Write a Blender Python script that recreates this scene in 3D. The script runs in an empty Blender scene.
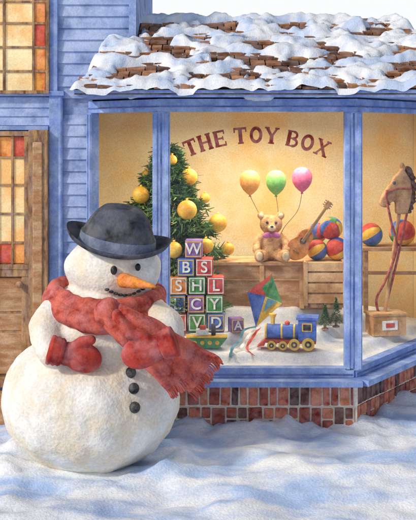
import bpy, bmesh, math, random
from mathutils import Vector, Matrix, noise, Euler
random.seed(7)
sc = bpy.context.scene
F = 1040.0; CZ = 2.3; D = 8.0
# survey helpers: measured drawing -> metres at a given depth Y behind the shop front
def wx(px, Y): return (px-208)*(D+Y)/F
def wz(py, Y): return CZ-(py-130)*(D+Y)/F
def wp(px, py, Y): return Vector((wx(px, Y), Y, wz(py, Y)))
def lin(c):
    c = c/255.0
    return c/12.92 if c <= 0.04045 else ((c+0.055)/1.055)**2.4
def col(r, g, b): return (lin(r), lin(g), lin(b), 1)
MATS = {}
def M(name, rgb, var=0.3, scale=5.0, rough=0.8, bump=0.25, tint=None, tfac=0.5, spec=0.25, emis=0.0, grain=0.14, stretch=(1,1,1), metal=0, gs=80, lo=.42, hi=.62):
    if name in MATS: return MATS[name]
    m = bpy.data.materials.new(name); m.use_nodes = True
    nt = m.node_tree; N = nt.nodes; L = nt.links
    b = N['Principled BSDF']
    c = col(*rgb)
    dark = tuple(x*(1-var) for x in c[:3])+(1,)
    light = tuple(x+(1-x)*var*0.35 for x in c[:3])+(1,)
    tc = N.new('ShaderNodeTexCoord'); mp = N.new('ShaderNodeMapping'); mp.inputs['Scale'].default_value = stretch
    L.new(tc.outputs['Object'], mp.inputs['Vector'])
    n1 = N.new('ShaderNodeTexNoise'); n1.inputs['Scale'].default_value = scale; n1.inputs['Detail'].default_value = 3; n1.inputs['Roughness'].default_value = .6
    L.new(mp.outputs[0], n1.inputs['Vector'])
    r1 = N.new('ShaderNodeValToRGB'); r1.color_ramp.elements[0].position = 0.36; r1.color_ramp.elements[1].position = 0.62
    r1.color_ramp.elements[0].color = dark; r1.color_ramp.elements[1].color = light
    L.new(n1.outputs['Fac'], r1.inputs['Fac'])
    out = r1.outputs['Color']
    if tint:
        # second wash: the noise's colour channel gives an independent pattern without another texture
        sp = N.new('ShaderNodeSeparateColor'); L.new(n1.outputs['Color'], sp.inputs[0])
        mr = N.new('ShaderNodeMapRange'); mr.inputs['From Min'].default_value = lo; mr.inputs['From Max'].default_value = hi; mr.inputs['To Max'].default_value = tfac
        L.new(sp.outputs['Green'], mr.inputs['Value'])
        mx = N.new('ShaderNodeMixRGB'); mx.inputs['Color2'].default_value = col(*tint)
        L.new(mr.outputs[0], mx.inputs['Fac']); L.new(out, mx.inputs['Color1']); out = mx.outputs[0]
    n3 = N.new('ShaderNodeTexNoise'); n3.inputs['Scale'].default_value = gs; n3.inputs['Detail'].default_value = 1.5
    L.new(tc.outputs['Object'], n3.inputs['Vector'])
    mg = N.new('ShaderNodeMapRange'); mg.inputs['From Min'].default_value = 0.3; mg.inputs['From Max'].default_value = 0.7
    mg.inputs['To Min'].default_value = 1-grain; mg.inputs['To Max'].default_value = 1+grain*0.5
    L.new(n3.outputs['Fac'], mg.inputs['Value'])
    mm = N.new('ShaderNodeMixRGB'); mm.blend_type = 'MULTIPLY'; mm.inputs['Fac'].default_value = 1
    L.new(out, mm.inputs['Color1']); L.new(mg.outputs[0], mm.inputs['Color2'])
    L.new(mm.outputs[0], b.inputs['Base Color'])
    b.inputs['Roughness'].default_value = rough; b.inputs['Specular IOR Level'].default_value = spec; b.inputs['Metallic'].default_value = metal
    if emis > 0:
        L.new(mm.outputs[0], b.inputs['Emission Color']); b.inputs['Emission Strength'].default_value = emis
    if bump > 0:
        bp = N.new('ShaderNodeBump'); bp.inputs['Strength'].default_value = bump; bp.inputs['Distance'].default_value = 0.01
        L.new(n3.outputs['Fac'], bp.inputs['Height']); L.new(bp.outputs[0], b.inputs['Normal'])
    MATS[name] = m; return m

blue = M('blue_paint', (146,172,226), 0.34, 5, tint=(190,206,238), tfac=0.8)
blue2 = M('blue_trim', (160,186,236), 0.30, 7, tint=(112,140,212), tfac=0.65)
blued = M('blue_dark_trim', (92,116,184), 0.3, 6)
brown = M('brown_wood', (150,104,68), 0.45, 6, tint=(206,164,112), tfac=0.7, stretch=(3,3,1))
tan = M('tan_wood', (206,160,112), 0.35, 5, tint=(166,112,68), tfac=0.7, stretch=(1,3,3))
orangew = M('honey_wood', (206,146,90), 0.35, 5, tint=(240,204,150), tfac=0.7)
cream = M('cream_wall', (252,234,192), 0.12, 1.8, tint=(250,204,122), tfac=0.85, bump=0.1, lo=.44, hi=.64)
creamp = M('lit_pane', (252,230,176), 0.16, 4, tint=(242,182,104), tfac=0.8, bump=0.1, emis=0.2)
redp = M('red_pane', (200,62,44), 0.3, 9, emis=0.14, tint=(236,110,60)); orp = M('orange_pane', (238,138,66), 0.3, 9, emis=0.14, tint=(250,190,90))
snow = M('snow', (238,242,248), 0.12, 4, tint=(176,200,238), tfac=0.7, bump=0.4, rough=0.7, grain=0.08, lo=.45, hi=.60)
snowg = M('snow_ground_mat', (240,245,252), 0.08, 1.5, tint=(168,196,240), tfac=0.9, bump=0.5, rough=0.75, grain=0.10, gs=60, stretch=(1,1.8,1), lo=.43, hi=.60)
snowb = M('snowman_snow', (242,240,234), 0.15, 5, tint=(234,216,184), tfac=0.7, bump=0.5, rough=0.75, grain=0.12, gs=55)
clothm = M('white_cloth', (250,248,242), 0.08, 5, tint=(206,216,238), tfac=0.6)
shing = [M('shingle_a', (132,84,54), .35, 12), M('shingle_b', (168,110,68), .35, 12), M('shingle_c', (102,66,48), .3, 12), M('shingle_d', (190,132,86), .3, 12)]
bricks = [M('brick_a', (186,82,62), .4, 16, tint=(224,140,110), tfac=.7), M('brick_b', (150,60,48), .4, 16, tint=(190,100,80)), M('brick_c', (112,64,56), .3, 14), M('brick_d', (210,128,96), .3, 14), M('brick_e', (92,56,56), .3, 14)]
mortar = M('mortar', (236,226,214), .2, 12)
black = M('hat_felt', (40,42,52), .35, 8, tint=(86,94,116), tfac=.6, rough=.85)
coal = M('coal', (26,26,32), .3, 20, rough=.6)
band = M('hat_band', (110,122,154), .3, 9)
red = M('scarf_red', (194,64,54), .42, 10, tint=(220,112,92), tfac=.75, rough=.9)
mred = M('mitten_red', (172,38,34), .42, 9, tint=(204,74,60), tfac=.7, rough=.9)
carrot = M('carrot', (242,132,40), .3, 14, tint=(252,180,90))
letr = M('lettering_red', (150,50,36), .3, 18)
green = [M('needle_a', (62,114,62), .3, 8, bump=0), M('needle_b', (108,158,80), .3, 8, bump=0), M('needle_c', (38,78,50), .3, 8, bump=0), M('needle_d', (160,190,100), .3, 8, bump=0)]
gold = M('gold_ball', (252,206,64), .2, 12, tint=(240,156,50), tfac=.7, rough=.4, spec=.4)
fur = M('bear_fur', (204,148,92), .35, 18, tint=(232,190,136), tfac=.7, rough=.95, bump=.6)
furl = M('bear_muzzle', (240,214,170), .2, 16)
pinkb = M('pink_bow', (208,116,172), .2, 12)
bl_or = M('balloon_orange', (244,160,66), .2, 12, tint=(252,200,120), rough=.4, spec=.4, bump=0)
bl_gr = M('balloon_green', (114,196,90), .2, 12, tint=(170,220,134), rough=.4, spec=.4, bump=0)
bl_pk = M('balloon_pink', (230,88,140), .2, 12, tint=(244,150,184), rough=.4, spec=.4, bump=0)
def toy(n, c, t=None): return M('toy_'+n, c, .3, 14, rough=.55, bump=.12, tint=t, tfac=.6)
T_red = toy('red',(206,54,46),(228,96,74)); T_blue = toy('blue',(52,92,184),(96,138,212)); T_yel = toy('yellow',(248,208,78),(240,172,60)); T_grn = toy('green',(56,138,80),(112,176,94))
T_wht = toy('white',(250,247,238)); T_pur = toy('purple',(132,92,166),(170,128,194)); T_org = toy('orange',(234,132,56),(246,170,90)); T_blk = toy('black',(44,42,50)); T_teal = toy('teal',(62,132,158),(110,174,184))
guit = M('guitar_wood', (206,122,48), .35, 12, tint=(230,158,76), rough=.5)
rope = M('red_rope', (176,70,58), .3, 30); string = M('string', (150,120,100), .1, 30)
horse_m = M('horse_wood', (192,134,86), .35, 12, tint=(226,180,130), tfac=.7); mane = M('horse_mane', (116,72,46), .3, 20)
floorw = M('shop_floor', (170,120,80), .3, 4)

# glass
gm = bpy.data.materials.new('window_glass'); gm.use_nodes = True
nt = gm.node_tree; nt.nodes.clear()
o = nt.nodes.new('ShaderNodeOutputMaterial'); mx = nt.nodes.new('ShaderNodeMixShader'); tr = nt.nodes.new('ShaderNodeBsdfTransparent'); gl = nt.nodes.new('ShaderNodeBsdfGlossy')
gl.inputs['Roughness'].default_value = .08; mx.inputs[0].default_value = .04
nt.links.new(tr.outputs[0], mx.inputs[1]); nt.links.new(gl.outputs[0], mx.inputs[2]); nt.links.new(mx.outputs[0], o.inputs[0])

# ---------- mesh helpers
def root(name, loc=(0,0,0), rot=(0,0,0)):
    e = bpy.data.objects.new(name, None); sc.collection.objects.link(e); e.location = loc; e.rotation_euler = rot; e.empty_display_size = .1
    return e
def fin(name, bm, mats, parent=None, smooth=False, bevel=0, loc=None, rot=None):
    me = bpy.data.meshes.new(name); bmesh.ops.recalc_face_normals(bm, faces=bm.faces[:]); bm.to_mesh(me); bm.free()
    if not isinstance(mats, (list, tuple)): mats = [mats]
    for m in mats: me.materials.append(m)
    if smooth: me.polygons.foreach_set('use_smooth', [True]*len(me.polygons))
    ob = bpy.data.objects.new(name, me); sc.collection.objects.link(ob)
    if parent: ob.parent = parent
    if loc: ob.location = loc
    if rot: ob.rotation_euler = rot
    if bevel:
        b = ob.modifiers.new('bev', 'BEVEL'); b.width = bevel; b.segments = 2; b.limit_method = 'ANGLE'
    return ob
def bx(bm, c, s, R=None, mi=0):
    vs = []
    for dx in (-.5,.5):
        for dy in (-.5,.5):
            for dz in (-.5,.5):
                v = Vector((dx*s[0], dy*s[1], dz*s[2]))
                if R is not None: v = R @ v
                vs.append(bm.verts.new(v+Vector(c)))
    for f in ((0,1,3,2),(4,6,7,5),(0,4,5,1),(2,3,7,6),(0,2,6,4),(1,5,7,3)):
        fc = bm.faces.new([vs[i] for i in f]); fc.material_index = mi
def bb(bm, x0, x1, y0, y1, z0, z1, mi=0): bx(bm, ((x0+x1)/2,(y0+y1)/2,(z0+z1)/2), (x1-x0,y1-y0,z1-z0), None, mi)
def sph(bm, c, r, R=None, mi=0, seg=24, fmi=None):
    if not isinstance(r, (list, tuple)): r = (r,r,r)
    mat = Matrix.Translation(Vector(c)) @ ((R.to_4x4() if R is not None else Matrix.Identity(4))) @ Matrix.Diagonal((r[0],r[1],r[2],1))
    d = bmesh.ops.create_uvsphere(bm, u_segments=seg, v_segments=max(8,seg*2//3), radius=1)
    fs = set(f for v in d['verts'] for f in v.link_faces)
    for f in fs:
        f.material_index = mi if fmi is None else fmi(f.calc_center_median()); f.smooth = True
    bmesh.ops.transform(bm, matrix=mat, verts=d['verts'])
def tube(bm, pts, rad, seg=12, mi=0, flat=1.0):
    pts = [Vector(p) for p in pts]; n = len(pts)
    if not isinstance(rad, (list, tuple)): rad = [rad]*n
    rings = []; up = None
    for i, p in enumerate(pts):
        t = (pts[min(i+1,n-1)]-pts[max(i-1,0)])
        if t.length < 1e-9: t = Vector((0,0,1))
        t.normalize()
        if up is None:
            up = Vector((0,0,1)) if abs(t.z) < .9 else Vector((0,1,0))
        a = up.cross(t); a.normalize(); b = t.cross(a); up = b
        rings.append([bm.verts.new(p+a*math.cos(2*math.pi*k/seg)*rad[i]*flat+b*math.sin(2*math.pi*k/seg)*rad[i]) for k in range(seg)])
    for i in range(n-1):
        for k in range(seg):
            f = bm.faces.new((rings[i][k],rings[i][(k+1)%seg],rings[i+1][(k+1)%seg],rings[i+1][k])); f.material_index = mi; f.smooth = True
    for rg in (rings[0], rings[-1]):
        f = bm.faces.new(rg); f.material_index = mi
def prism(bm, pts, y0, y1, mi=0):
    a = [bm.verts.new((x,y0,z)) for x, z in pts]; b = [bm.verts.new((x,y1,z)) for x, z in pts]; n = len(pts)
    for f in (bm.faces.new(a), bm.faces.new(b[::-1])): f.material_index = mi
    for i in range(n):
        f = bm.faces.new((a[i],b[i],b[(i+1)%n],a[(i+1)%n])); f.material_index = mi
def lathe(bm, prof, seg=40, mi=0, c=(0,0,0), sx=1, sy=1, mf=None):
    rings = []
    for r, z in prof:
        rings.append([bm.verts.new((c[0]+r*sx*math.cos(2*math.pi*k/seg), c[1]+r*sy*math.sin(2*math.pi*k/seg), c[2]+z)) for k in range(seg)])
    for i in range(len(rings)-1):
        for k in range(seg):
            f = bm.faces.new((rings[i][k],rings[i][(k+1)%seg],rings[i+1][(k+1)%seg],rings[i+1][k])); f.smooth = True; f.material_index = mf(i) if mf else mi
    for rg in (rings[0], rings[-1]):
        f = bm.faces.new(rg); f.material_index = mi
def rz(a): return Matrix.Rotation(a, 3, 'Z')
def ry(a): return Matrix.Rotation(a, 3, 'Y')
def rx(a): return Matrix.Rotation(a, 3, 'X')
def spline(pts, n=10):
    pts = [Vector(p) for p in pts]; out = []
    P = [pts[0]*2-pts[1]]+pts+[pts[-1]*2-pts[-2]]
    for i in range(1, len(P)-2):
        for k in range(n):
            t = k/n; a,b,c,d = P[i-1],P[i],P[i+1],P[i+2]
            out.append(.5*((2*b)+(c-a)*t+(2*a-5*b+4*c-d)*t*t+(3*b-a-3*c+d)*t**3))
    out.append(pts[-1]); return out
def FN(x, y, z=0, o=4):
    return noise.fractal(Vector((x,y,z)), 1.0, 2.0, o)
pi = math.pi
# ============ SHOP
shop = root('toy_shop')
YL = .70
A0 = Vector((-.36,0,0)); A1 = Vector((-.96,YL,0)); B0 = Vector((1.12,0,0)); B1 = Vector((1.95,1.2,0))
SZ0, SZ1 = .355, .455; HZ0, HZ1 = 2.44, 2.56
def bdist(x, y):
    d = y
    for p,q in ((A0,A1),(B1,B0)):
        t = (q-p).normalized(); n = Vector((t.y,-t.x,0))
        mid = Vector((.4,.9,0))
        s = (Vector((x,y,0))-p).dot(n); sm = (mid-p).dot(n)
        d = min(d, s*(1 if sm > 0 else -1))
    return d
# ============ GROUND
bm = bmesh.new()
xs = [-200,-60,-20,-8]+[-5+i*.04 for i in range(int(10/.04)+1)]+[8,20,60,200]
ys = [-200,-60,-20,-9]+[-4+i*.04 for i in range(int(6/.04)+1)]+[4,8,20,60,200]
def gz(x, y):
    if abs(x) > 5.5 or y < -4.5 or y > 3: return 0.0
    z = .07*FN(x*.8, y*1.5, 3)+.035*FN(x*2.6,y*3.4,8,2)+.016*FN(x*7, y*7, 1)
    d = -bdist(x,y)
    if d > -.3:
        z += .09*math.exp(-(max(0,d)/.22)**2)*max(.1,.5+.9*FN(x*2.7, y*2.7, 5))+.03*math.exp(-(max(0,d)/.3)**2)*FN(x*9,y*9,2,2)
    r = math.hypot((x+.82)/.66,(y+.75)/.62)
    if r > .7: z += .075*math.exp(-((r-.95)/.18)**2)*max(0,.5+.9*FN(x*4,y*4,4))
    if y > .45 and x < -1: z += .05*math.exp(-((.25-y+.4)/.25)**2)
    return z
gv = [[bm.verts.new((x,y,gz(x,y))) for x in xs] for y in ys]
for j in range(len(ys)-1):
    for i in range(len(xs)-1):
        bm.faces.new((gv[j][i],gv[j][i+1],gv[j+1][i+1],gv[j+1][i]))
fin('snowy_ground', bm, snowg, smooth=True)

# wall backing
bm = bmesh.new()
bb(bm,-5,-1.25,YL+.03,4,0,2.6); bb(bm,-5,-.64,YL+.03,4,2.6,4.9); bb(bm,-1.25,-.97,YL+.03,YL+.1,0,2.6)
bb(bm,-1.25,2.06,2.4,2.5,0,2.6); bb(bm,2.06,2.15,1.15,2.5,0,2.6); bb(bm,1.97,2.06,1.15,1.25,0,2.6)
fin('walls', bm, blue, shop)
bm = bmesh.new(); bb(bm,-1.24,2.05,2.39,2.398,0,2.55); bb(bm,-1.246,-1.24,YL+.1,2.39,0,2.55); bb(bm,2.052,2.058,1.26,2.39,0,2.55)
fin('interior_walls', bm, cream, shop)
def poly(bm, pts, z0, z1, mi=0):
    a = [bm.verts.new((p[0],p[1],z0)) for p in pts]; b = [bm.verts.new((p[0],p[1],z1)) for p in pts]; n=len(pts)
    for f in (bm.faces.new(a), bm.faces.new(b[::-1])): f.material_index = mi
    for i in range(n):
        f = bm.faces.new((a[i],a[(i+1)%n],b[(i+1)%n],b[i])); f.material_index = mi
inner = [(-1.235,.82),(-.93,.78),(-.33,.1),(1.08,.1),(1.86,1.26),(2.05,1.27),(2.05,2.385),(-1.235,2.385)]
bm = bmesh.new(); poly(bm, inner, .02, .06); fin('floor', bm, floorw, shop)
bm = bmesh.new(); poly(bm, inner, 2.5, 2.54); fin('ceiling', bm, clothm, shop)
# siding
bm = bmesh.new()
def siding(x0, x1, z0, z1, y, pitch=.098):
    z = z0
    while z < z1-.01:
        h = min(pitch, z1-z)
        bx(bm, ((x0+x1)/2, y, z+h/2), (x1-x0, .014, h+.012), rx(math.radians(-9))@ry(random.uniform(-.003,.003)))
        z += pitch
siding(-1.215,-1.0,0.0,2.42,YL+.012)
siding(-5,-1.27,2.34,2.57,YL+.012,.078)
siding(-1.27,-.64,2.57,4.85,YL+.012)
siding(-5,-2.75,2.57,4.85,YL+.012); siding(-2.75,-1.27,3.75,4.85,YL+.012)
siding(-5,-2.75,0,2.3,YL+.012)
fin('siding', bm, blue, shop)
bm = bmesh.new()
bb(bm,-1.325,-1.215,YL-.03,YL+.03,0,2.585); bb(bm,-1.325,-1.255,YL-.03,YL+.03,2.585,4.9)
bb(bm,-.66,-.60,YL-.02,YL+.06,2.6,4.9)
bb(bm,-5,-1.2,YL-.05,YL+.02,2.585,2.625); bb(bm,-5,-1.33,YL-.04,YL+.02,2.30,2.335)
bb(bm,-1.245,-1.225,YL-.035,YL-.031,0,2.58,0)
fin('corner_boards', bm, blue2, shop, bevel=.006)
def framed(name, x0, x1, z0, z1, cols, rows, paint, fw=.05):
    bm = bmesh.new(); y = YL-.01
    bb(bm,x0,x1,y-.05,y+.03,z1-fw,z1,0); bb(bm,x0,x1,y-.055,y+.03,z0,z0+fw,0)
    bb(bm,x0,x0+fw,y-.045,y+.03,z0+fw,z1-fw,0); bb(bm,x1-fw,x1,y-.045,y+.03,z0+fw,z1-fw,0)
    for i in range(len(cols)-1):
        for j in range(len(rows)-1):
            k = paint(i,j)
            if k is None: continue
            bb(bm,cols[i]+.009,cols[i+1]-.009,y-(.012 if k!=4 else .03),y+.02,rows[j]+.009,rows[j+1]-.009,k)
    bb(bm,x0+fw,x1-fw,y-.004,y+.02,z0+fw,z1-fw,0)
    for cx in cols[1:-1]: bb(bm,cx-.011,cx+.011,y-.026,y,z0+fw,z1-fw,0)
    for r in rows[1:-1]: bb(bm,x0+fw,x1-fw,y-.024,y,r-.010,r+.010,0)
    fin(name, bm, [brown, creamp, redp, orp, tan], shop, bevel=.004)
c = [-2.70,-2.56,-2.28,-2.0,-1.70,-1.455,-1.35]
r = [2.61,2.79,2.99,3.19,3.37,3.55,3.73]
def pw(i,j):
    if i in (0,5): return [3,2,3,2,1,3][(j+i)%6]
    return 1
framed('upstairs_window', -2.75,-1.32,2.60,3.76,c,r,pw,.03)
c = [-2.40,-2.27,-2.14,-2.01,-1.88,-1.75,-1.63,-1.50]
r = [1.18,1.36,1.60,1.84,2.07,2.25]
def pd(i,j):
    if j in (0,4): return [2,3,2,1][(i+j)%4] if j == 4 else [3,2][(i)%2]
    return 1
framed('door_upper', -2.44,-1.49,1.14,2.29,c,r,pd,.04)
framed('door_lower', -2.44,-1.49,.16,1.14,[-2.38,-2.1,-1.82,-1.54],[.26,.62,.78,1.08],lambda i,j: 4,.06)
bm = bmesh.new()
bb(bm,-1.488,-1.327,YL-.09,YL+.03,.14,2.30); bb(bm,-1.45,-1.37,YL-.105,YL-.089,.3,2.2,1)
bb(bm,-2.60,-2.442,YL-.09,YL+.03,.14,2.30)
fin('door_frame', bm, [brown, tan], shop, bevel=.01)
bm = bmesh.new(); bb(bm,-2.7,-1.25,.18,YL-.02,-.1,.13); fin('doorstep', bm, tan, shop, bevel=.01)
bm = bmesh.new(); sph(bm,(-1.56,YL-.09,1.02),.03); fin('door_knob', bm, brown, shop)

# bay window
def seg_frame(p, q):
    d = (q-p); L = d.length; a = math.atan2(d.y, d.x); return L, a, (p+q)/2
bm = bmesh.new()
def post(x, y, w, d, a=0):
    bx(bm,(x,y,(SZ1+HZ0)/2),(w,d,HZ0-SZ1),rz(a),0)
    n = rz(a) @ Vector((0,-1,0)); t = rz(a) @ Vector((1,0,0))
    for s in (-.33,.33):
        bx(bm,Vector((x,y,(SZ1+HZ0)/2))+n*(d/2+.003)+t*w*s,(w*.2,.012,HZ0-SZ1-.02),rz(a),0)
    bx(bm,Vector((x,y,(SZ1+HZ0)/2))+n*(d/2-.001),(w*.12,.006,HZ0-SZ1-.02),rz(a),1)
post(-.36,.03,.132,.11); post(1.118,.03,.132,.11)
post(A1.x+.0,A1.y-.02,.06,.08,-.86); post(B1.x,B1.y,.1,.1,.96)
def rail(p, q, z0, z1, off, th, mi=0, ext=0):
    L, a, m = seg_frame(p, q); n = rz(a) @ Vector((0,-1,0))
    c = Vector((m.x,m.y,(z0+z1)/2))+n*off
    bx(bm, c, (L+ext,th,z1-z0), rz(a), mi)
for k,(p,q) in enumerate(((A1,A0),(A0,B0),(B0,B1))):
    e = [.002,0,.001][k]
    rail(p,q,SZ0-e,SZ0+.045-e,.05+e,.20,0,.10-e*3)
    rail(p,q,SZ0+.045-e,SZ1+.02-e,-.02+e,.09,0,-.0)
    rail(p,q,SZ0+.062,SZ0+.075,.026+e,.006,1,-.02)
    rail(p,q,HZ0-.0,HZ1-.02-e,-.02+e,.10,0,.05)
    rail(p,q,HZ0+.035,HZ0+.045,.034+e,.008,1,.05)
fin('bay_window_frame', bm, [blue2, blued], shop, bevel=.004)
bm = bmesh.new()
for k,(p,q) in enumerate(((A1,A0),(A0,B0),(B0,B1))):
    L, a, m = seg_frame(p, q); t = (q-p).normalized(); n = Vector((t.y,-t.x,0))
    a_ = p+t*.03-n*.02; b_ = q-t*.03-n*.02
    bm.faces.new([bm.verts.new((v.x,v.y,z)) for v,z in ((a_,SZ1+.01),(b_,SZ1+.01),(b_,HZ0),(a_,HZ0))])
fin('window_glass', bm, gm, shop)
# bricks
bm = bmesh.new()
def brickseg(p, q, first):
    L, a, m = seg_frame(p, q); n = rz(a) @ Vector((0,-1,0)); t = (q-p).normalized(); R = rz(a)
    for row,(z0,z1,off) in enumerate(((.182,.35,.022),(-.02,.168,-.004))):
        bx(bm, Vector((m.x,m.y,(z0+z1)/2))+n*(off-.06), (L+(.06 if first else 0),.11,z1-z0+.014), R, 5)
        x = .004
        while x < L-.01:
            w = random.uniform(.058,.098) if row == 0 else random.uniform(.075,.12)
            if x+w > L-.025: w = L-x
            c = p+t*(x+w/2)+n*(off-.04+random.uniform(-.004,.004)); c = Vector((c.x,c.y,(z0+z1)/2+random.uniform(-.003,.003)))
            split = row == 1 and random.random() < .35
            if split:
                for s in (-1,1):
                    bx(bm, c+Vector((0,0,s*(z1-z0)*.25)), (w-.015,.10,(z1-z0)/2-.015), R @ ry(random.uniform(-.03,.03)), random.choice([0,1,2,3,0,1]))
            else:
                bx(bm, c, (w-.015,.10,z1-z0-.014), R @ ry(random.uniform(-.045,.045)), random.choice([0,1,2,3,0,1,4]))
            x += w
brickseg(A1,A0,False); brickseg(A0,B0,True); brickseg(B0,B1,False)
fin('brick_base', bm, bricks+[mortar], shop, bevel=.006)
# display cloth inside bay
CP = [(-1,.45),(.03,.46),(.12,.475),(.2,.545),(.42,.555),(.50,.645),(.70,.66),(.82,.79),(3,.80)]
def cz(x, y, o=0):
    d = bdist(x,y)
    for (a,za),(b,zb) in zip(CP, CP[1:]):
        if d <= b:
            t = max(0,(d-a)/(b-a)); t = t*t*(3-2*t); return za+(zb-za)*t+o
    return .8
bm = bmesh.new(); g = {}
st = .03
for i in range(int(3.2/st)):
    for j in range(int(1.7/st)):
        x = -1.2+i*st; y = .04+j*st
        if bdist(x,y) > .02 or (y > .82 and x < 1.85 and bdist(max(x,-.9),y) > .02):
            g[(i,j)] = bm.verts.new((x,y,cz(x,y)+.012*FN(x*5,y*5,2)))
for (i,j) in list(g):
    q = [g.get((i,j)),g.get((i+1,j)),g.get((i+1,j+1)),g.get((i,j+1))]
    if all(q): bm.faces.new(q)
fin('display_cloth', bm, clothm, shop, smooth=True)

# roof
EY = -.22; EZ = 2.60; SL = .467; RY = 1.15; BE = 2.55; RX1 = 2.22; LX0 = -1.0
def lx(y): return LX0+(y-EY)*.2 if y < YL-.03 else -.60
def rh(x, y):
    return EZ+min(SL*(y-EY), SL*(BE-y), 1.15*(RX1-x))
bm = bmesh.new()
N1 = 60; N2 = 46; vv = []
for j in range(N2+1):
    y = EY+(BE-EY)*j/N2
    vv.append([bm.verts.new((lx(y)+(RX1-lx(y))*i/N1, y, rh(lx(y)+(RX1-lx(y))*i/N1, y))) for i in range(N1+1)])
for j in range(N2):
    for i in range(N1): bm.faces.new((vv[j][i],vv[j][i+1],vv[j+1][i+1],vv[j+1][i]))
ob = fin('roof_deck', bm, shing[2], shop); sm = ob.modifiers.new('s','SOLIDIFY'); sm.thickness = .03; sm.offset = 1
ob.location.z = -.035
bm = bmesh.new()
ang = math.atan(SL); y = EY-.01
while y < RY:
    x = lx(y)-.02+random.uniform(0,.08)
    while x < RX1-(.01+max(0,(SL*(y-EY))/1.15)):
        w = random.uniform(.07,.15)
        bx(bm,(x+w/2,y+.045,rh(x+w/2,y+.045)+.018+random.uniform(-.004,.010)),(w-.010,.13,.020),rx(ang-.16)@ry(random.uniform(-.03,.03)),random.choice([0,1,2,3,0]))
        x += w
    y += .105
fin('roof_shingles', bm, shing, shop)
bm = bmesh.new(); step = .018; g = {}
ni = int((RX1+.1-LX0)/step)+4; nj = int((BE-EY+.05)/step)
def soff(x, y):
    wv = .25*FN(x*2,y*2,11,2)
    n = FN(x*3.6+4+wv, y*8.0+wv*2, 1.3, 3); n2 = FN(x*1.9, y*3.0, 7.1, 2)
    edge = math.exp(-((y-EY)/.08)**2)
    m = n*1.0+.12+.30*n2+edge*.35
    lump = .05*(FN(x*5,y*6.5,3.3,2)+.25)+.02*FN(x*14,y*14,5,2)
    if y > RY-.08: m += .5
    t = math.tanh(max(m,-.4)*5)
    return -.03+.09*t+(lump*max(0,t))+.02*max(0,n2)
for j in range(nj+1):
    y = EY-.05+j*step
    for i in range(ni):
        x = lx(max(y,EY))-.03+i*step
        if x > RX1+.05: continue
        if y > YL-.04 and x < -.59: continue
        yy = max(y,EY); xx = min(x,RX1)
        z = rh(xx,yy)+max(soff(x,yy), .03 if y < EY+.04 else -9)
        ed = min(1,max(0,(y-(EY-.05))/.06)); ex = min(1,max(0,(RX1+.05-x)/.05))
        el = min(1,(i*step)/.06)
        dr = (1-min(ed,ex,el))**2
        z -= .07*dr*min(1.1,max(.4,(1+.6*FN(x*4,0,3,2))))
        g[(j,i)] = bm.verts.new((x, y, z))
for (j,i) in list(g):
    q = [g.get((j,i)),g.get((j,i+1)),g.get((j+1,i+1)),g.get((j+1,i))]
    if all(q): bm.faces.new(q)
fin('roof_snow', bm, snow, shop, smooth=True)
bm = bmesh.new()
bb(bm,LX0-.0,RX1,EY,EY+.03,2.545,2.605); bb(bm,LX0,RX1,EY-.02,EY-.0,2.575,2.60)
bb(bm,LX0+.01,RX1-.01,EY+.03,YL-.02,2.552,2.562); bb(bm,-.58,RX1-.01,YL-.0,BE-.05,2.552,2.562)
bb(bm,RX1-.03,RX1-.002,EY+.03,BE-.05,2.545,2.60)
a = [(EY,2.56),(YL-.02,2.56),(YL-.02,rh(0,YL)-.02),(EY,EZ-.02)]
v0 = [bm.verts.new((LX0+.03+(p[0]-EY)*.2,p[0],p[1])) for p in a]; v1 = [bm.verts.new((LX0+.06+(p[0]-EY)*.2,p[0],p[1])) for p in a]
bm.faces.new(v0); bm.faces.new(v1[::-1])
for i in range(4): bm.faces.new((v0[i],v0[(i+1)%4],v1[(i+1)%4],v1[i]))
fin('eaves', bm, blue2, shop, bevel=.003)
bm = bmesh.new()
bx(bm,(-2.8,1.6,5.35),(4.7,2.4,.08),rx(math.radians(25))); bx(bm,(-2.8,3.6,5.35),(4.7,2.3,.08),rx(math.radians(-25)))
fin('upper_roof', bm, snow, shop)
bm = bmesh.new(); lathe(bm,[(.02,.03),(.2,.028),(.22,.0),(.2,-.01),(.02,-.012)],24); fin('ceiling_lamp', bm, T_wht, shop, loc=(.5,1.1,2.468))

# lettering on the glass
bm = bmesh.new(); kk = [0]
def stroke(T, p, q, w):
    p = Vector(p); q = Vector(q); d = (q-p).normalized(); n = Vector((-d.y,d.x))*w/2
    kk[0] += 1; y = -.0004*(kk[0]%9)
    pts = [T(p+n),T(q+n),T(q-n),T(p-n)]
    a = [bm.verts.new((x,.014+y,z)) for x,z in pts]; b = [bm.verts.new((x,.0175+y*.1,z)) for x,z in pts]
    bm.faces.new(a); bm.faces.new(b[::-1])
    for i in range(4): bm.faces.new((a[i],b[i],b[(i+1)%4],a[(i+1)%4]))
def arc(T, c, rxx, ryy, a0, a1, w, n=18):
    for i in range(n):
        t0 = a0+(a1-a0)*i/n; t1 = a0+(a1-a0)*(i+1.25)/n
        stroke(T,(c[0]+rxx*math.cos(t0),c[1]+ryy*math.sin(t0)),(c[0]+rxx*math.cos(t1),c[1]+ryy*math.sin(t1)),w)
W_ = .26; S_ = .11
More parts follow.
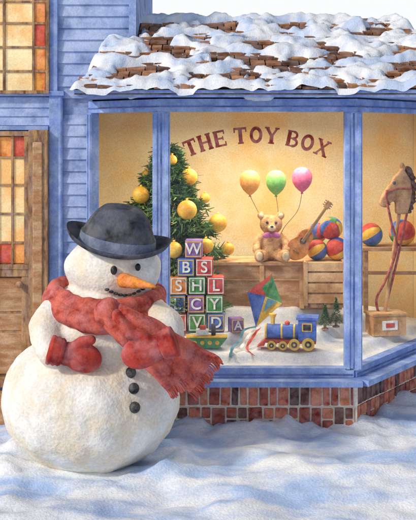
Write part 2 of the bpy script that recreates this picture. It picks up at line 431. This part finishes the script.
def glyph(ch, T):
    s = lambda p,q,w=W_: stroke(T,p,q,w)
    if ch == 'T': s((-.42,.93),(.42,.93),.14); s((0,0),(0,.93)); s((-.2,.04),(.2,.04),S_); s((-.40,.70),(-.40,1),.09); s((.40,.70),(.40,1),.09)
    if ch == 'H':
        for x in (-.3,.3): s((x,0),(x,1)); s((x-.18,.04),(x+.18,.04),S_); s((x-.18,.96),(x+.18,.96),S_)
        s((-.3,.5),(.3,.5),.13)
    if ch == 'E': s((-.24,0),(-.24,1)); s((-.4,.06),(.38,.06),.13); s((-.4,.94),(.36,.94),.13); s((-.2,.5),(.22,.5),.12); s((.36,0),(.36,.28),.09); s((.34,.74),(.34,1),.09); s((.22,.38),(.22,.62),.08)
    if ch == 'O': arc(T,(0,.5),.33,.42,0,2*pi,.21,26)
    if ch == 'Y': s((-.34,.95),(0,.45),.2); s((.34,.95),(0,.45),.14); s((0,0),(0,.5)); s((-.2,.04),(.2,.04),S_); s((-.5,.96),(-.18,.96),S_); s((.2,.96),(.5,.96),S_)
    if ch == 'B': s((-.24,0),(-.24,1)); s((-.4,.05),(.05,.05),.1); s((-.4,.95),(.05,.95),.1); s((-.2,.52),(.05,.52),.1); arc(T,(.03,.73),.25,.21,-pi/2,pi/2,.15,12); arc(T,(.03,.28),.32,.23,-pi/2,pi/2,.17,12)
    if ch == 'X': s((-.32,.96),(.32,.04),.2); s((.32,.96),(-.32,.04),.13); [s((x-.16,z),(x+.16,z),S_) for x in (-.32,.32) for z in (.04,.96)]
cx = wx(256,.02); Rr = 168/130; czc = wz(143,.02)-Rr; Hh = .125
for ch, px in (('T',192),('H',206.5),('E',221),('T',241),('O',256),('Y',271),('B',291),('O',306),('X',321)):
    a = (px-256)/130/Rr
    def T(p, a=a):
        x = p[0]*Hh*.90; r_ = Rr+p[1]*Hh
        return (cx+math.sin(a)*r_+math.cos(a)*x, czc+math.cos(a)*r_-math.sin(a)*x)
    glyph(ch, T)
fin('shop_window_lettering', bm, letr)

# ============ CHRISTMAS TREE
tY = 1.02; tX = wx(167,tY); tb = .80
tree = root('christmas_tree',(tX,tY,tb))
bm = bmesh.new(); tube(bm,[(0,0,0),(0,0,.6),(0,0,1.30)],[.035,.025,.006],10); lathe(bm,[(.07,-.02),(.09,.02),(.11,.14),(.1,.14)],20,1)
for i in range(60):
    a = i*2.4; z = .12+1.10*i/60; R = .5*(1-z/1.45)
    tube(bm,[(0,0,z),(math.cos(a)*R*.9,math.sin(a)*R*.9,z-.04)],[.009,.003],5)
fin('trunk', bm, [brown, T_red], tree)
bm = bmesh.new()
def TR(z): return .68*max(.03,(1-z/1.37))**.74
for i in range(1250):
    z = (random.random()**1.1)*1.30+.05; a = random.uniform(0,2*pi); lay = .84+.16*math.sin(z*30+a*2)
    R = TR(z)*math.sqrt(random.uniform(.12,1.0))*lay
    if math.cos(a)*R+tX < -1.16: continue
    c = Vector((math.cos(a)*R,math.sin(a)*R,z-.10*R)); out = Vector((math.cos(a),math.sin(a),-.15)).normalized()
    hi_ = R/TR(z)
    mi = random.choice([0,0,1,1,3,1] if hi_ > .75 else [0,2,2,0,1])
    for k in range(16):
        d = (out*random.uniform(.2,1)+Vector((random.gauss(0,.45),random.gauss(0,.45),random.gauss(0,.4)))).normalized()
        L = random.uniform(.04,.085); s = d.cross(Vector((random.random(),random.random(),random.random()))).normalized()*.0075
        p = c+Vector((random.gauss(0,.02),random.gauss(0,.02),random.gauss(0,.015)))
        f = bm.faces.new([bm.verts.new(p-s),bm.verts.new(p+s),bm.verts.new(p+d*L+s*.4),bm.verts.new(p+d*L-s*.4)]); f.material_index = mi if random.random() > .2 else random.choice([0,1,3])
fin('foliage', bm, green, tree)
bm = bmesh.new()
for px,py,rr in ((189,177,.075),(187,210,.085),(218,223,.08),(141,195,.075),(172,160,.045),(206,246,.065),(228,249,.055),(124,214,.065),(132,240,.07),(174,250,.07),(205,198,.045),(146,174,.035)):
    Y = tY-.1
    for _ in range(6):
        z = wz(py,Y)-tb; x = wx(px,Y)-tX; R = TR(max(.05,z)); Y = tY-math.sqrt(max(.001,R*R*.9-x*x))-.02
    sph(bm,(wx(px,Y)-tX,Y-tY,wz(py,Y)-tb),rr*.98,seg=20)
    bx(bm,(wx(px,Y)-tX,Y-tY,wz(py,Y)-tb+rr),(.02,.02,.025))
fin('gold_baubles', bm, gold, tree, smooth=True)

# ============ bench
bench = root('display_bench')
bt = 1.17
bm = bmesh.new()
bx0 = wx(199,.92); bx1 = wx(343,.92)
bb(bm,bx0,bx1,.90,1.32,bt-.03,bt); bb(bm,bx0+.01,bx1-.01,.915,1.30,.76,bt-.031,1)
for x in (bx0+.02, wx(262,.9), wx(302,.9), bx1-.03): bb(bm,x-.02,x+.02,.905,.914,.77,bt-.032)
bb(bm,bx0+.04,bx1-.05,.908,.914,bt-.16,bt-.15)
fin('bench_body', bm, [orangew, tan], bench, bevel=.006)
crate = root('ball_crate'); bm = bmesh.new()
kx0 = wx(304,.78); kx1 = wx(346,.78)
for z in (.84,.93,1.02,1.11): bb(bm,kx0,kx1,.76,.775,z,z+.075)
for x in (kx0,kx1-.03): bb(bm,x,x+.03,.755,.7595,.82,1.19)
bb(bm,kx0,kx0+.015,.776,.89,.82,1.19,0); bb(bm,kx1-.015,kx1,.776,.89,.82,1.19,0); bb(bm,kx0+.016,kx1-.016,.776,.885,.80,1.15,1)
fin('slats', bm, [orangew, brown], crate, bevel=.004)

# teddy bear
by = 1.0; bear = root('teddy_bear',(wx(271,by),by,bt)); bear.scale = (1.08,)*3
bm = bmesh.new()
sph(bm,(0,.02,.12),(.095,.085,.12)); sph(bm,(0,0,.29),(.092,.082,.08)); sph(bm,(0,-.07,.272),(.042,.035,.034))
for k in (-1,1):
    sph(bm,(k*.078,.01,.362),(.034,.022,.034)); 
    tube(bm,[(k*.07,0,.2),(k*.115,-.04,.15),(k*.12,-.09,.10)],[.034,.034,.03],12); sph(bm,(k*.12,-.095,.095),.033)
    tube(bm,[(k*.055,0,.05),(k*.085,-.10,.045),(k*.10,-.16,.045)],[.05,.045,.04],12); sph(bm,(k*.102,-.17,.058),(.042,.028,.052))
ob = fin('fur_body', bm, fur, bear); r_ = ob.modifiers.new('r','REMESH'); r_.mode='VOXEL'; r_.voxel_size=.008; r_.use_smooth_shade=True
s_ = ob.modifiers.new('s','SMOOTH'); s_.iterations = 5
bm = bmesh.new(); sph(bm,(0,-.098,.268),(.032,.02,.025),mi=0)
for k in (-1,1): sph(bm,(k*.103,-.195,.058),(.026,.012,.034),mi=0); sph(bm,(k*.078,-.01,.362),(.02,.018,.02),mi=0)
sph(bm,(0,-.118,.283),(.013,.009,.009),mi=1)
for k in (-1,1): sph(bm,(k*.035,-.078,.312),.011,mi=1)
for k in (-1,1): sph(bm,(k*.036,-.085,.212),(.036,.018,.024),ry(k*.3),mi=2)
sph(bm,(0,-.09,.212),.014,mi=2)
fin('face_and_bow', bm, [furl, T_blk, pinkb], bear, smooth=True)

# guitar
gy = .95; gr = root('toy_guitar',(wx(300,gy),gy-.02,bt+.15),(math.radians(-12),math.radians(36),0))
bm = bmesh.new(); pts = []
for i in range(48):
    t = 2*pi*i/48; z = math.cos(t); x = math.sin(t)
    w = .092*(1+.16*(-z)) * (1-.30*math.exp(-((z-.25)/.28)**2)); pts.append((x*w*1.02, z*.15))
prism(bm,pts,-.03,.03,0)
bb(bm,-.014,.014,-.04,-.031,.02,.38,1); bb(bm,-.024,.024,-.037,-.02,.38,.45,1); bb(bm,-.03,.03,-.041,-.031,-.085,-.072,1)
fin('body_and_neck', bm, [guit, brown], gr, bevel=.004)
bm = bmesh.new(); c2 = [( .028*math.cos(2*pi*i/20), .03+.028*math.sin(2*pi*i/20)) for i in range(20)]; prism(bm,c2,-.034,-.0305,0)
for x in (-.008,0,.008): bb(bm,x-.0008,x+.0008,-.045,-.043,-.08,.40,1)
for k in (-1,1):
    for z in (.395,.415,.435): bb(bm,min(k*.024,k*.04),max(k*.024,k*.04),-.033,-.025,z,z+.008,1)
fin('soundhole_and_strings', bm, [T_blk, string], gr)

# balls
def ball(px, py, Y, r, rot, z=None):
    bm = bmesh.new(); cs = 8
    def fm(c): 
        a = math.atan2(c.y,c.x); return int(((a+pi)/(2*pi))*cs)%cs if abs(c.z) < .95 else 4
    sph(bm,(0,0,0),r,seg=32,fmi=fm)
    ob = fin('beach_ball', bm, [T_red,T_yel,T_blue,T_teal,T_grn,T_org,T_blue,T_red], None, smooth=True)
    ob.location = (wx(px,Y),Y,wz(py,Y) if z is None else z); ob.rotation_euler = rot
ball(317,252,1.02,.09,(.5,.9,.3),bt+.09); ball(337,250,1.02,.10,(1.3,.2,.8),bt+.10); ball(331,232,1.06,.10,(.2,-.7,1.5),bt+.275); ball(317,232,1.2,.09,(.9,.5,2.5),bt+.22)
sh = root('wall_shelf'); bm = bmesh.new(); Y = 1.5
sx0 = wx(360,Y); sx1 = 2.04; sz = wz(246,Y)
bb(bm,sx0,sx1,1.35,1.8,sz-.03,sz)
for x in (sx0+.02,sx1-.06): bb(bm,x,x+.04,1.40,1.44,.06,sz-.03); bb(bm,x,x+.04,1.70,1.74,.06,sz-.03)
bb(bm,sx0+.02,sx1-.02,1.405,1.435,sz-.25,sz-.22)
fin('shelf_board', bm, tan, sh, bevel=.004)
ball(371,233,1.5,.105,(.3,1.0,.1),sz+.105); ball(402,232,1.52,.12,(1.1,.4,2),sz+.12)

# balloons
kn = Vector((wx(277,1.0),.96,bt+.15))
for nm,(px,py),m in (('balloon',(250,182),bl_or),('balloon',(276,182),bl_gr),('balloon',(302,179),bl_pk)):
    Y = 1.05; c = wp(px,py,Y); e = root('balloon',tuple(c))
    bm = bmesh.new(); lathe(bm,[(.001,.105),(.035,.099),(.065,.08),(.086,.045),(.09,.01),(.083,-.03),(.06,-.07),(.03,-.1),(.008,-.115),(.014,-.128),(.001,-.124)],28)
    fin('rubber', bm, m, e, smooth=True)
    bm = bmesh.new(); e2 = kn-c; pts = spline([(0,0,-.12),(e2.x*.25+.015,e2.y*.3,-.12+(e2.z+.12)*.35),(e2.x*.7-.01,e2.y*.7,-.12+(e2.z+.12)*.7),tuple(e2)],6)
    tube(bm,pts,.003,6); fin('string', bm, string, e)

# alphabet blocks
bs = .150
bcol = [T_red,T_blue,T_grn,T_pur,T_org,T_teal]
def block(px, row, ch, k, Y=.56, rot=0, zz=None, size=bs):
    z = (cz(0,.56)+.004+size*(row+.5)) if zz is None else zz
    m = bcol[k%len(bcol)]; X = wx(px,Y)
    e = root('alphabet_block',(X,Y,z),(0,0,rot)); h = size/2
    bm = bmesh.new(); bx(bm,(0,0,0),(size-.012,size-.004,size-.004))
    fin('cube', bm, m, e, bevel=.007)
    q = h*.84; y = -h+.001; bm = bmesh.new()
    bw = .007
    bb(bm,-q,q,y-.003,y,q-bw,q); bb(bm,-q,q,y-.003,y,-q,-q+bw); bb(bm,-q,-q+bw,y-.0025,y,-q+bw,q-bw); bb(bm,q-bw,q,y-.0025,y,-q+bw,q-bw)
    fin('border', bm, T_yel if k%2 else T_wht, e)
    cu = bpy.data.curves.new('letter','FONT'); cu.body = ch; cu.size = size*.84; cu.align_x='CENTER'; cu.align_y='CENTER'; cu.extrude=.002; cu.offset=.0018
    lo = bpy.data.objects.new('letter',cu); sc.collection.objects.link(lo); lo.parent = e; lo.location = (0,y-.005,0); lo.rotation_euler = (pi/2,0,0)
    cu.materials.append(T_wht)
rows = [[(178.5,'J',0),(197,'V',2),(215.5,'D',1)],[(177.5,'L',1),(196,'C',3),(214.5,'Y',2)],[(178.5,'S',4),(197,'H',2),(215.5,'L',0)],[(186,'B',1),(204.5,'S',0)],[(194,'W',3)]]
for ri,rw in enumerate(rows):
    for px,ch,k in rw:
        block(px,ri,ch,k,.56+random.uniform(-.01,.01),random.uniform(-.06,.06))
block(236,0,'A',3,.50,.25,cz(0,.5)+.065,.12)

# green toy boat
Y = .33; bt_ = root('toy_boat',(wx(206,Y),Y,cz(0,Y)+.005))
bm = bmesh.new()
L0 = [(-.13,.0),(.10,.0),(.17,.085),(-.16,.085)]
prism(bm,L0,-.05,.05,0); prism(bm,[(-.15,.086),(.16,.086),(.175,.1),(-.165,.1)],-.056,.056,1)
bb(bm,-.08,.02,-.035,.035,.101,.15,2); bb(bm,-.05,.0,-.03,.03,.151,.178,3)
fin('hull', bm, [T_grn,T_yel,T_wht,T_red], bt_, bevel=.006)
bm = bmesh.new()
tube(bm,[(.06,0,.1),(.06,0,.19)],.018,14)
for x in (-.09,-.03,.03,.09): tube(bm,[(x,-.055,.05),(x,-.045,.05)],.017,16,1)
fin('funnel_and_portholes', bm, [T_blk,T_yel], bt_)

# kite
Y = .50; ktz = wz(300,Y); kt = root('kite',(wx(264,Y),Y,ktz),(math.radians(-14),math.radians(18),0))
bm = bmesh.new(); C = (0,-.02,.03); P = [(0,0,.22),(.15,0,.02),(0,0,-.23),(-.15,0,.02)]
def tri(a,b,c,mi): f = bm.faces.new([bm.verts.new(x) for x in (a,b,c)]); f.material_index = mi
tri(C,P[0],P[1],0); tri(C,P[1],P[2],1); tri(C,P[2],P[3],2); tri(C,P[3],P[0],3)
tri((.0,-.026,.17),(-.05,-.024,.09),(0,-.03,.04),0); tri((.02,-.024,.02),(.10,-.014,.02),(.02,-.024,-.10),4)
ob = fin('sail', bm, [T_grn,T_yel,T_blue,T_red,T_teal], kt); ob.modifiers.new('s','SOLIDIFY').thickness = .004
bm = bmesh.new(); tube(bm,[(0,.006,.23),(0,.006,-.24)],.005,8); tube(bm,[(-.155,.008,.02),(.155,.008,.02)],.005,8); fin('spars', bm, brown, kt)
for k,(m,pts) in enumerate(((T_wht,[(260,326,.45),(250,334,.38),(242,346,.28),(234,352,.2),(240,358,.13)]),(T_red,[(260,326,.45),(252,338,.36),(247,348,.26),(254,355,.16)]),(T_teal,[(258,326,.46),(244,330,.41),(240,340,.34),(233,347,.24),(230,357,.15)]))):
    bm = bmesh.new(); pp = spline([tuple(Vector((wx(a,b2),b2,max(wz(b,b2),cz(.3,b2)+.012)))) for a,b,b2 in pts],8)
    prev = None
    for i,p in enumerate(pp):
        w = .010*(1+.25*math.sin(i*1.3)); t = .006*math.sin(i*.9)
        cur = (bm.verts.new(p+Vector((-w,-.004+t,.004))),bm.verts.new(p+Vector((w,-.004-t,-.004))))
        if prev: bm.faces.new((prev[0],prev[1],cur[1],cur[0]))
        prev = cur
    ob = fin('tail_ribbon', bm, m); ob.parent = kt; bpy.context.view_layer.update(); ob.matrix_parent_inverse = kt.matrix_world.inverted(); ob.modifiers.new('s','SOLIDIFY').thickness = .003

# toy train
Y = .30; tz = cz(.6,Y)+.008
tn = root('toy_train',(wx(291,Y),Y,tz),(0,0,math.radians(-8)))
bm = bmesh.new()
bb(bm,-.21,.20,-.06,.06,.05,.075,0)
tube(bm,[(-.19,0,.135),(.06,0,.135)],.058,24,1)
tube(bm,[(-.205,0,.135),(-.19,0,.135)],.062,24,2); tube(bm,[(-.08,0,.135),(-.065,0,.135)],.0605,24,2); tube(bm,[(.02,0,.135),(.035,0,.135)],.0605,24,2)
bb(bm,.06,.20,-.07,.07,.076,.24,1); bb(bm,.045,.22,-.085,.085,.241,.262,1)
bb(bm,.09,.17,-.074,-.069,.15,.215,2); bb(bm,.10,.16,-.077,-.073,.158,.207,3)
lathe(bm,[(.016,.18),(.018,.24),(.032,.27),(.03,.275)],18,2,c=(-.145,0,0)); lathe(bm,[(.02,.185),(.02,.21),(.004,.222)],16,0,c=(-.03,0,0))
prism(bm,[(-.21,.07),(-.21,.025),(-.27,.015)],-.055,.055,0)
fin('engine_body', bm, [T_red,T_blue,T_yel,T_blk], tn, bevel=.003)
bm = bmesh.new()
for x,r in ((-.15,.035),(-.06,.035),(.03,.045),(.14,.05)):
    for sgn in (-1,1):
        tube(bm,[(x,sgn*.062,r),(x,sgn*.082,r)],r,22,0); tube(bm,[(x,sgn*.080,r),(x,sgn*.086,r)],r*.55,16,1); tube(bm,[(x,sgn*.080,r),(x,sgn*.09,r)],r*.22,12,2)
fin('wheels', bm, [T_yel,T_blk,T_yel], tn)

# small toy trees
for px,py,Y,h in ((325,306,.62,.17),(336,300,.70,.21)):
    e = root('toy_tree',(wx(px,Y),Y,cz(.9,Y)))
    bm = bmesh.new(); tube(bm,[(0,0,0),(0,0,.06)],.012,8); lathe(bm,[(.03,0),(.03,.012)],12); fin('trunk', bm, brown, e)
    bm = bmesh.new()
    for i in range(900):
        z = random.random()*h; R = .055*(1-z/h)+.004; a = random.uniform(0,2*pi); p = Vector((math.cos(a)*R,math.sin(a)*R,z+.035)); d = Vector((math.cos(a),math.sin(a),random.uniform(-.6,.5)))*.022
        s2 = Vector((-d.y,d.x,0)).normalized()*.004
        f = bm.faces.new([bm.verts.new(p-d*.6-s2),bm.verts.new(p-d*.6+s2),bm.verts.new(p+d*.6)]); f.material_index = random.choice([0,1,2])
    fin('needles', bm, green[:3], e)

# hobby horse + its box
Y = .98; hb = root('hobby_horse')
bxz = cz(wx(387,.9),.95)
top = wp(400,207,1.02); basep = Vector((wx(385,.95),.97,bxz+.17))
bm = bmesh.new(); tube(bm,[basep,top],.016,12); fin('pole', bm, orangew, hb)
hd = root('horse_head',tuple(top)); hd.parent = hb
bm = bmesh.new()
out = [(.06,-.06),(.085,.04),(.10,.14),(.085,.24),(.04,.31),(.02,.36),(-.005,.31),(-.05,.27),(-.10,.19),(-.165,.09),(-.185,.04),(-.165,.0),(-.12,-.005),(-.08,.045),(-.04,.06),(-.045,-.06)]
prism(bm,out,-.05,.05,0)
ob = fin('head', bm, horse_m, hd); r_ = ob.modifiers.new('r','REMESH'); r_.mode='VOXEL'; r_.voxel_size=.012; r_.use_smooth_shade=True; s_=ob.modifiers.new('s','SMOOTH'); s_.iterations=10; s_.factor=.6
bm = bmesh.new()
sph(bm,(-.06,-.047,.21),.014,mi=0); sph(bm,(-.165,-.035,.06),.008,mi=0)
for k in (-1,1): sph(bm,(.02,k*.03,.345),(.018,.012,.04),ry(-.15),mi=1)
for i in range(26):
    t = i/25; z = .33-.36*t; x = .055+.05*math.sin(t*pi)
    sph(bm,(x+random.uniform(-.005,.02),random.uniform(-.02,.02),z),(.035,.03,.022),ry(.5),mi=2,seg=10)
fin('eye_ears_mane', bm, [T_blk,horse_m,mane], hd, smooth=True)
bm = bmesh.new()
def hr(x,y,z): return Vector(top)+Vector((x,y,z))
tube(bm,[hr(-.125,-.055,.15),hr(-.13,-.056,.08),hr(-.10,-.056,.02)],.009,8)
tube(bm,spline([hr(-.125,-.056,.13),hr(-.03,-.06,.16),hr(.09,-.055,.16)],6),.008,8)
pts = spline([hr(-.12,-.06,.03),hr(-.09,-.07,-.12),hr(-.04,-.06,-.35),hr(-.13,-.05,-.62),hr(-.21,-.03,-.8),hr(-.16,-.02,-.95),hr(-.10,-.02,-.75),hr(-.02,-.04,-.40),hr(.05,-.05,-.05)],8)
tube(bm,pts,.011,8); fin('reins', bm, rope, hb, smooth=True)
wb = root('wooden_box',(wx(386,.93),.95,bxz),(0,0,math.radians(14)))
bm = bmesh.new(); bb(bm,-.15,.15,-.09,.09,.0,.17,0); bb(bm,-.16,.16,-.10,.10,.171,.19,0); bb(bm,-.07,.07,-.096,-.091,.05,.13,1); bb(bm,-.04,.04,-.099,-.0965,.07,.11,2)
fin('box_body', bm, [orangew,T_wht,T_red], wb, bevel=.005)

# ============ SNOWMAN
SY = -.75; sman = root('snowman')
def E(px, py, Y, rpx, rpz, ry_): s_ = (D+Y)/F; return (wx(px,Y),Y,wz(py,Y)), (rpx*s_, ry_, rpz*s_)
Bc,Br = E(91,398,SY,88,71,.58); Mc,Mr = E(103,330,SY,60,54,.42); Hc,Hr = E(113,269,SY-.02,48,35,.30)
bm = bmesh.new()
sph(bm,Bc,Br,seg=48); sph(bm,Mc,Mr,seg=48); sph(bm,Hc,Hr,seg=48)
def arm(pts): 
    sp_ = spline([tuple(wp(a,b,Y)) for a,b,Y,_ in pts],6); n = len(sp_)-1
    tube(bm,sp_,[pts[0][3]+(pts[-1][3]-pts[0][3])*i/n for i in range(n+1)],20)
    for a,b,Y,r in pts: sph(bm,wp(a,b,Y),r,seg=20)
arm([(66,310,-.90,.15),(47,328,-1.02,.125),(50,352,-1.16,.095)])
arm([(146,312,-.88,.14),(168,328,-1.06,.115),(168,344,-1.22,.085)])
ob = fin('snow_body', bm, snowb, sman)
r_ = ob.modifiers.new('r','REMESH'); r_.mode='VOXEL'; r_.voxel_size=.016; r_.use_smooth_shade=True
s_ = ob.modifiers.new('s','SMOOTH'); s_.iterations = 6; s_.factor=.6
tx = bpy.data.textures.new('lumps','CLOUDS'); tx.noise_scale=.22; tx.noise_depth=3
d_ = ob.modifiers.new('d','DISPLACE'); d_.texture = tx; d_.strength=.05; d_.texture_coords='GLOBAL'
def surf(c, r, px, py, off=0):
    Y = c[1]-r[1]
    for _ in range(8):
        x = (wx(px,Y)-c[0])/r[0]; z = (wz(py,Y)-c[2])/r[2]
        Y = c[1]-r[1]*math.sqrt(max(.02,1-x*x-z*z))
    return Vector((wx(px,Y),Y-off,wz(py,Y)))
bm = bmesh.new()
for px,py in ((131,372),(134,388),(135,407)):
    c = surf(Bc,Br,px,py)
    sph(bm,c+Vector((0,-.012,0)),(.036,.028,.038),seg=14)
for px,py,r1 in ((114,270,.023),(138,267,.019)): sph(bm,surf(Hc,Hr,px,py)+Vector((0,-.010,0)),(r1,r1,r1*1.35),seg=14)
for i in range(9):
    t = i/8; px = 107+36*t; py = 288+7*math.sin(t*pi*.9+.2)
    sph(bm,surf(Hc,Hr,px,py)+Vector((0,-.008,0)),(.017,.013,.010),seg=10)
fin('coal_features', bm, coal, sman, smooth=True)
bm = bmesh.new(); c0 = surf(Hc,Hr,122,280); c1 = wp(156,287,-1.24)
pts = [c0.lerp(c1,t/8) for t in range(9)]
tube(bm,pts,[.043*(1-(t/8)**1.4)+.006+.0025*(t%2) for t in range(9)],16); fin('carrot_nose', bm, carrot, sman, smooth=True)
# hat
hat = root('hat',tuple(wp(117,245,SY-.04)),(math.radians(7),math.radians(10),0)); hat.parent = sman
bm = bmesh.new()
prof = [(.01,-.02),(.235,-.015),(.30,-.022),(.345,-.012),(.367,.012),(.365,.024),(.34,.006),(.30,-.001),(.277,.004),(.270,.014),(.262,.075),(.254,.08),(.228,.17),(.202,.225),(.165,.262),(.10,.272),(.05,.255),(.01,.245)]
lathe(bm,prof,56,0,sx=1.0,sy=.97,mf=lambda i: 1 if i in (8,9) else 0)
for v in bm.verts:
    r0 = math.hypot(v.co.x,v.co.y)
    if r0 > .285: v.co.z += .06*abs(v.co.x/.35)**2*(r0-.2)/.15
    if v.co.z > .1: v.co.x *= 1-.18*(v.co.z-.1)/.17
fin('felt', bm, [black,band], hat, smooth=True)
# scarf
def ribbon(name, path, widths, fold=.02, nf=3, nu=40, nv=22, th=.03, twist=0):
    bm = bmesh.new(); pts = spline([tuple(wp(a,b,Y)) for a,b,Y in path], max(4,nu//(len(path)-1))); n = len(pts); rows_ = []
    for i,p in enumerate(pts):
        u = i/(n-1); t = (pts[min(i+1,n-1)]-pts[max(i-1,0)]).normalized()
        side = Vector((-t.z,0,t.x)).normalized()
        k = u*(len(widths)-1); a = int(min(k,len(widths)-2)); w = widths[a]+(widths[a+1]-widths[a])*(k-a)
        rw = []
        for j in range(nv+1):
            v = j/nv-.5
            yo = -fold*math.cos(v*nf*2*pi+u*4+twist)-.04*math.cos(v*pi)+.012*math.sin(u*14+v*5)
            rw.append(bm.verts.new(p+side*w*v*(1+.04*math.sin(u*20))+Vector((0,yo,0))))
        rows_.append(rw)
    for i in range(n-1):
        for j in range(nv): bm.faces.new((rows_[i][j],rows_[i][j+1],rows_[i+1][j+1],rows_[i+1][j]))
    end = [v.co.copy() for v in rows_[-1]]; t = (pts[-1]-pts[-3]).normalized()
    ob = fin(name, bm, red, sman, smooth=True); s_ = ob.modifiers.new('s','SOLIDIFY'); s_.thickness = th; s_.offset = 0
    ss = ob.modifiers.new('ss','SUBSURF'); ss.levels = 1; ss.render_levels = 1
    return end, t
bm = bmesh.new()
def ring(cx_, cy_, cz_, rx_, ry_, tilt, sag, r0):
    pts = []; n = 90
    for i in range(n+1):
        a = 2*pi*i/n; x = math.cos(a)*rx_; y = math.sin(a)*ry_
        z = cz_-tilt*x-sag*max(0,-math.sin(a))**1.5
        pts.append(Vector((cx_+x,cy_+y,z)))
    tube(bm,pts,[r0*(1+.05*math.sin(i*1.6)+.06*math.sin(i*.7)) for i in range(n+1)],22,flat=.78)
cX = wx(107,SY)
ring(cX,SY-.02,wz(292,SY),.355,.36,.06,.06,.072)
ring(cX-.01,SY-.03,wz(301,SY),.375,.40,.12,.085,.068)
ob = fin('scarf_wrap', bm, red, sman, smooth=True)
e1,t1 = ribbon('scarf_tail', [(108,312,-1.22),(132,329,-1.28),(158,346,-1.28),(182,362,-1.2),(203,374,-1.12)],[.15,.23,.27,.29,.30],fold=.028,nf=2.5)
e2,t2 = ribbon('scarf_tail_short', [(106,310,-1.24),(118,325,-1.30),(134,339,-1.31),(156,358,-1.27),(178,380,-1.2)],[.12,.15,.15,.18,.18],fold=.018,nf=2,twist=2)
bm = bmesh.new()
sph(bm,wp(107,312,-1.25),(.085,.07,.10),ry(.5),seg=24)
for end,t in ((e1,t1),(e2,t2)):
    for j in range(0,len(end)):
        p = end[j]
        for q in range(2):
            d = (t+Vector((random.uniform(-.15,.15),random.uniform(-.2,.2),random.uniform(-.35,.05)))).normalized()
            L_ = random.uniform(.045,.075); pp = spline([p-t*.01,p+d*L_*.5,p+d*L_+Vector((0,0,-.012))],3); tube(bm,pp,.006,5)
fin('scarf_knot_and_fringe', bm, red, sman, smooth=True)
# mittens
def mitten(name, c, rot, flip=1, s=1.0):
    e = root(name,tuple(c),rot); e.parent = sman
    bm = bmesh.new()
    sph(bm,(0,0,-.07*s),(.095*s,.06*s,.12*s),seg=24); sph(bm,(0,0,.03*s),(.075*s,.055*s,.08*s),seg=24)
    tube(bm,[(flip*.05*s,-.01,0),(flip*.10*s,-.02,-.035*s),(flip*.125*s,-.025,-.085*s)],[.04*s,.036*s,.03*s],14); sph(bm,(flip*.125*s,-.025,-.088*s),.031*s,seg=14)
    ob = fin('hand', bm, mred, e); r_ = ob.modifiers.new('r','REMESH'); r_.mode='VOXEL'; r_.voxel_size=.009; r_.use_smooth_shade=True; s_=ob.modifiers.new('s','SMOOTH'); s_.iterations=5
    bm = bmesh.new()
    lathe(bm,[(.078*s,.055*s),(.09*s,.07*s),(.085*s,.085*s),(.094*s,.10*s),(.087*s,.115*s),(.095*s,.13*s),(.09*s,.145*s),(.06*s,.15*s)],24,sy=.8); fin('cuff', bm, mred, e, smooth=True)
mitten('mitten', wp(72,355,-1.24), (math.radians(8),math.radians(-74),0), 1, 1.05)
mitten('mitten', wp(152,349,-1.47), (math.radians(6),math.radians(70),0), -1, 1.08)

# ============ LIGHT
sc.view_settings.view_transform = 'Standard'; sc.view_settings.look = 'None'; sc.view_settings.exposure = 0
w = bpy.data.worlds.new('World'); sc.world = w; w.use_nodes = True; nt = w.node_tree; N = nt.nodes; L = nt.links
bg = N['Background']; sk = N.new('ShaderNodeTexSky'); sk.sky_type = 'NISHITA'; sk.sun_disc = False
el = math.radians(34); az = math.radians(-56)
sdir = Vector((math.sin(az)*math.cos(el), -math.cos(az)*math.cos(el), math.sin(el)))
sk.sun_elevation = el; sk.sun_rotation = math.atan2(sdir.x, sdir.y); sk.dust_density = 3
hs = N.new('ShaderNodeHueSaturation'); hs.inputs['Saturation'].default_value = 1.0; hs.inputs['Value'].default_value = 1.0
L.new(sk.outputs[0], hs.inputs['Color'])
# bright snow haze low over the horizon, all round
tc = N.new('ShaderNodeTexCoord'); sx = N.new('ShaderNodeSeparateXYZ'); L.new(tc.outputs['Generated'], sx.inputs[0])
mr = N.new('ShaderNodeMapRange'); mr.inputs['From Min'].default_value = .14; mr.inputs['From Max'].default_value = .38; mr.inputs['To Min'].default_value = 1; mr.inputs['To Max'].default_value = 0
L.new(sx.outputs['Z'], mr.inputs['Value'])
mx = N.new('ShaderNodeMixRGB'); L.new(mr.outputs[0], mx.inputs['Fac']); L.new(hs.outputs[0], mx.inputs['Color1']); mx.inputs['Color2'].default_value = (10.4,10.5,10.6,1)
L.new(mx.outputs[0], bg.inputs['Color']); bg.inputs['Strength'].default_value = .093
sl = bpy.data.lights.new('sun','SUN'); sl.energy = 2.0; sl.angle = math.radians(5); sl.color = (1,.95,.86)
so = bpy.data.objects.new('sun', sl); sc.collection.objects.link(so); so.rotation_euler = (-sdir).to_track_quat('-Z','Y').to_euler()
al = bpy.data.lights.new('shop_lamp','AREA'); al.energy = 44; al.size = 1.2; al.color = (1,.88,.66)
ao = bpy.data.objects.new('shop_lamp', al); sc.collection.objects.link(ao); ao.location = (.5,1.1,2.34)

cam = bpy.data.cameras.new('camera'); co = bpy.data.objects.new('camera', cam); sc.collection.objects.link(co)
co.location = (0,-D,CZ); co.rotation_euler = (pi/2,0,0); cam.lens = 72; cam.sensor_width = 36; cam.shift_y = -.25; cam.clip_end = 1000
sc.camera = co
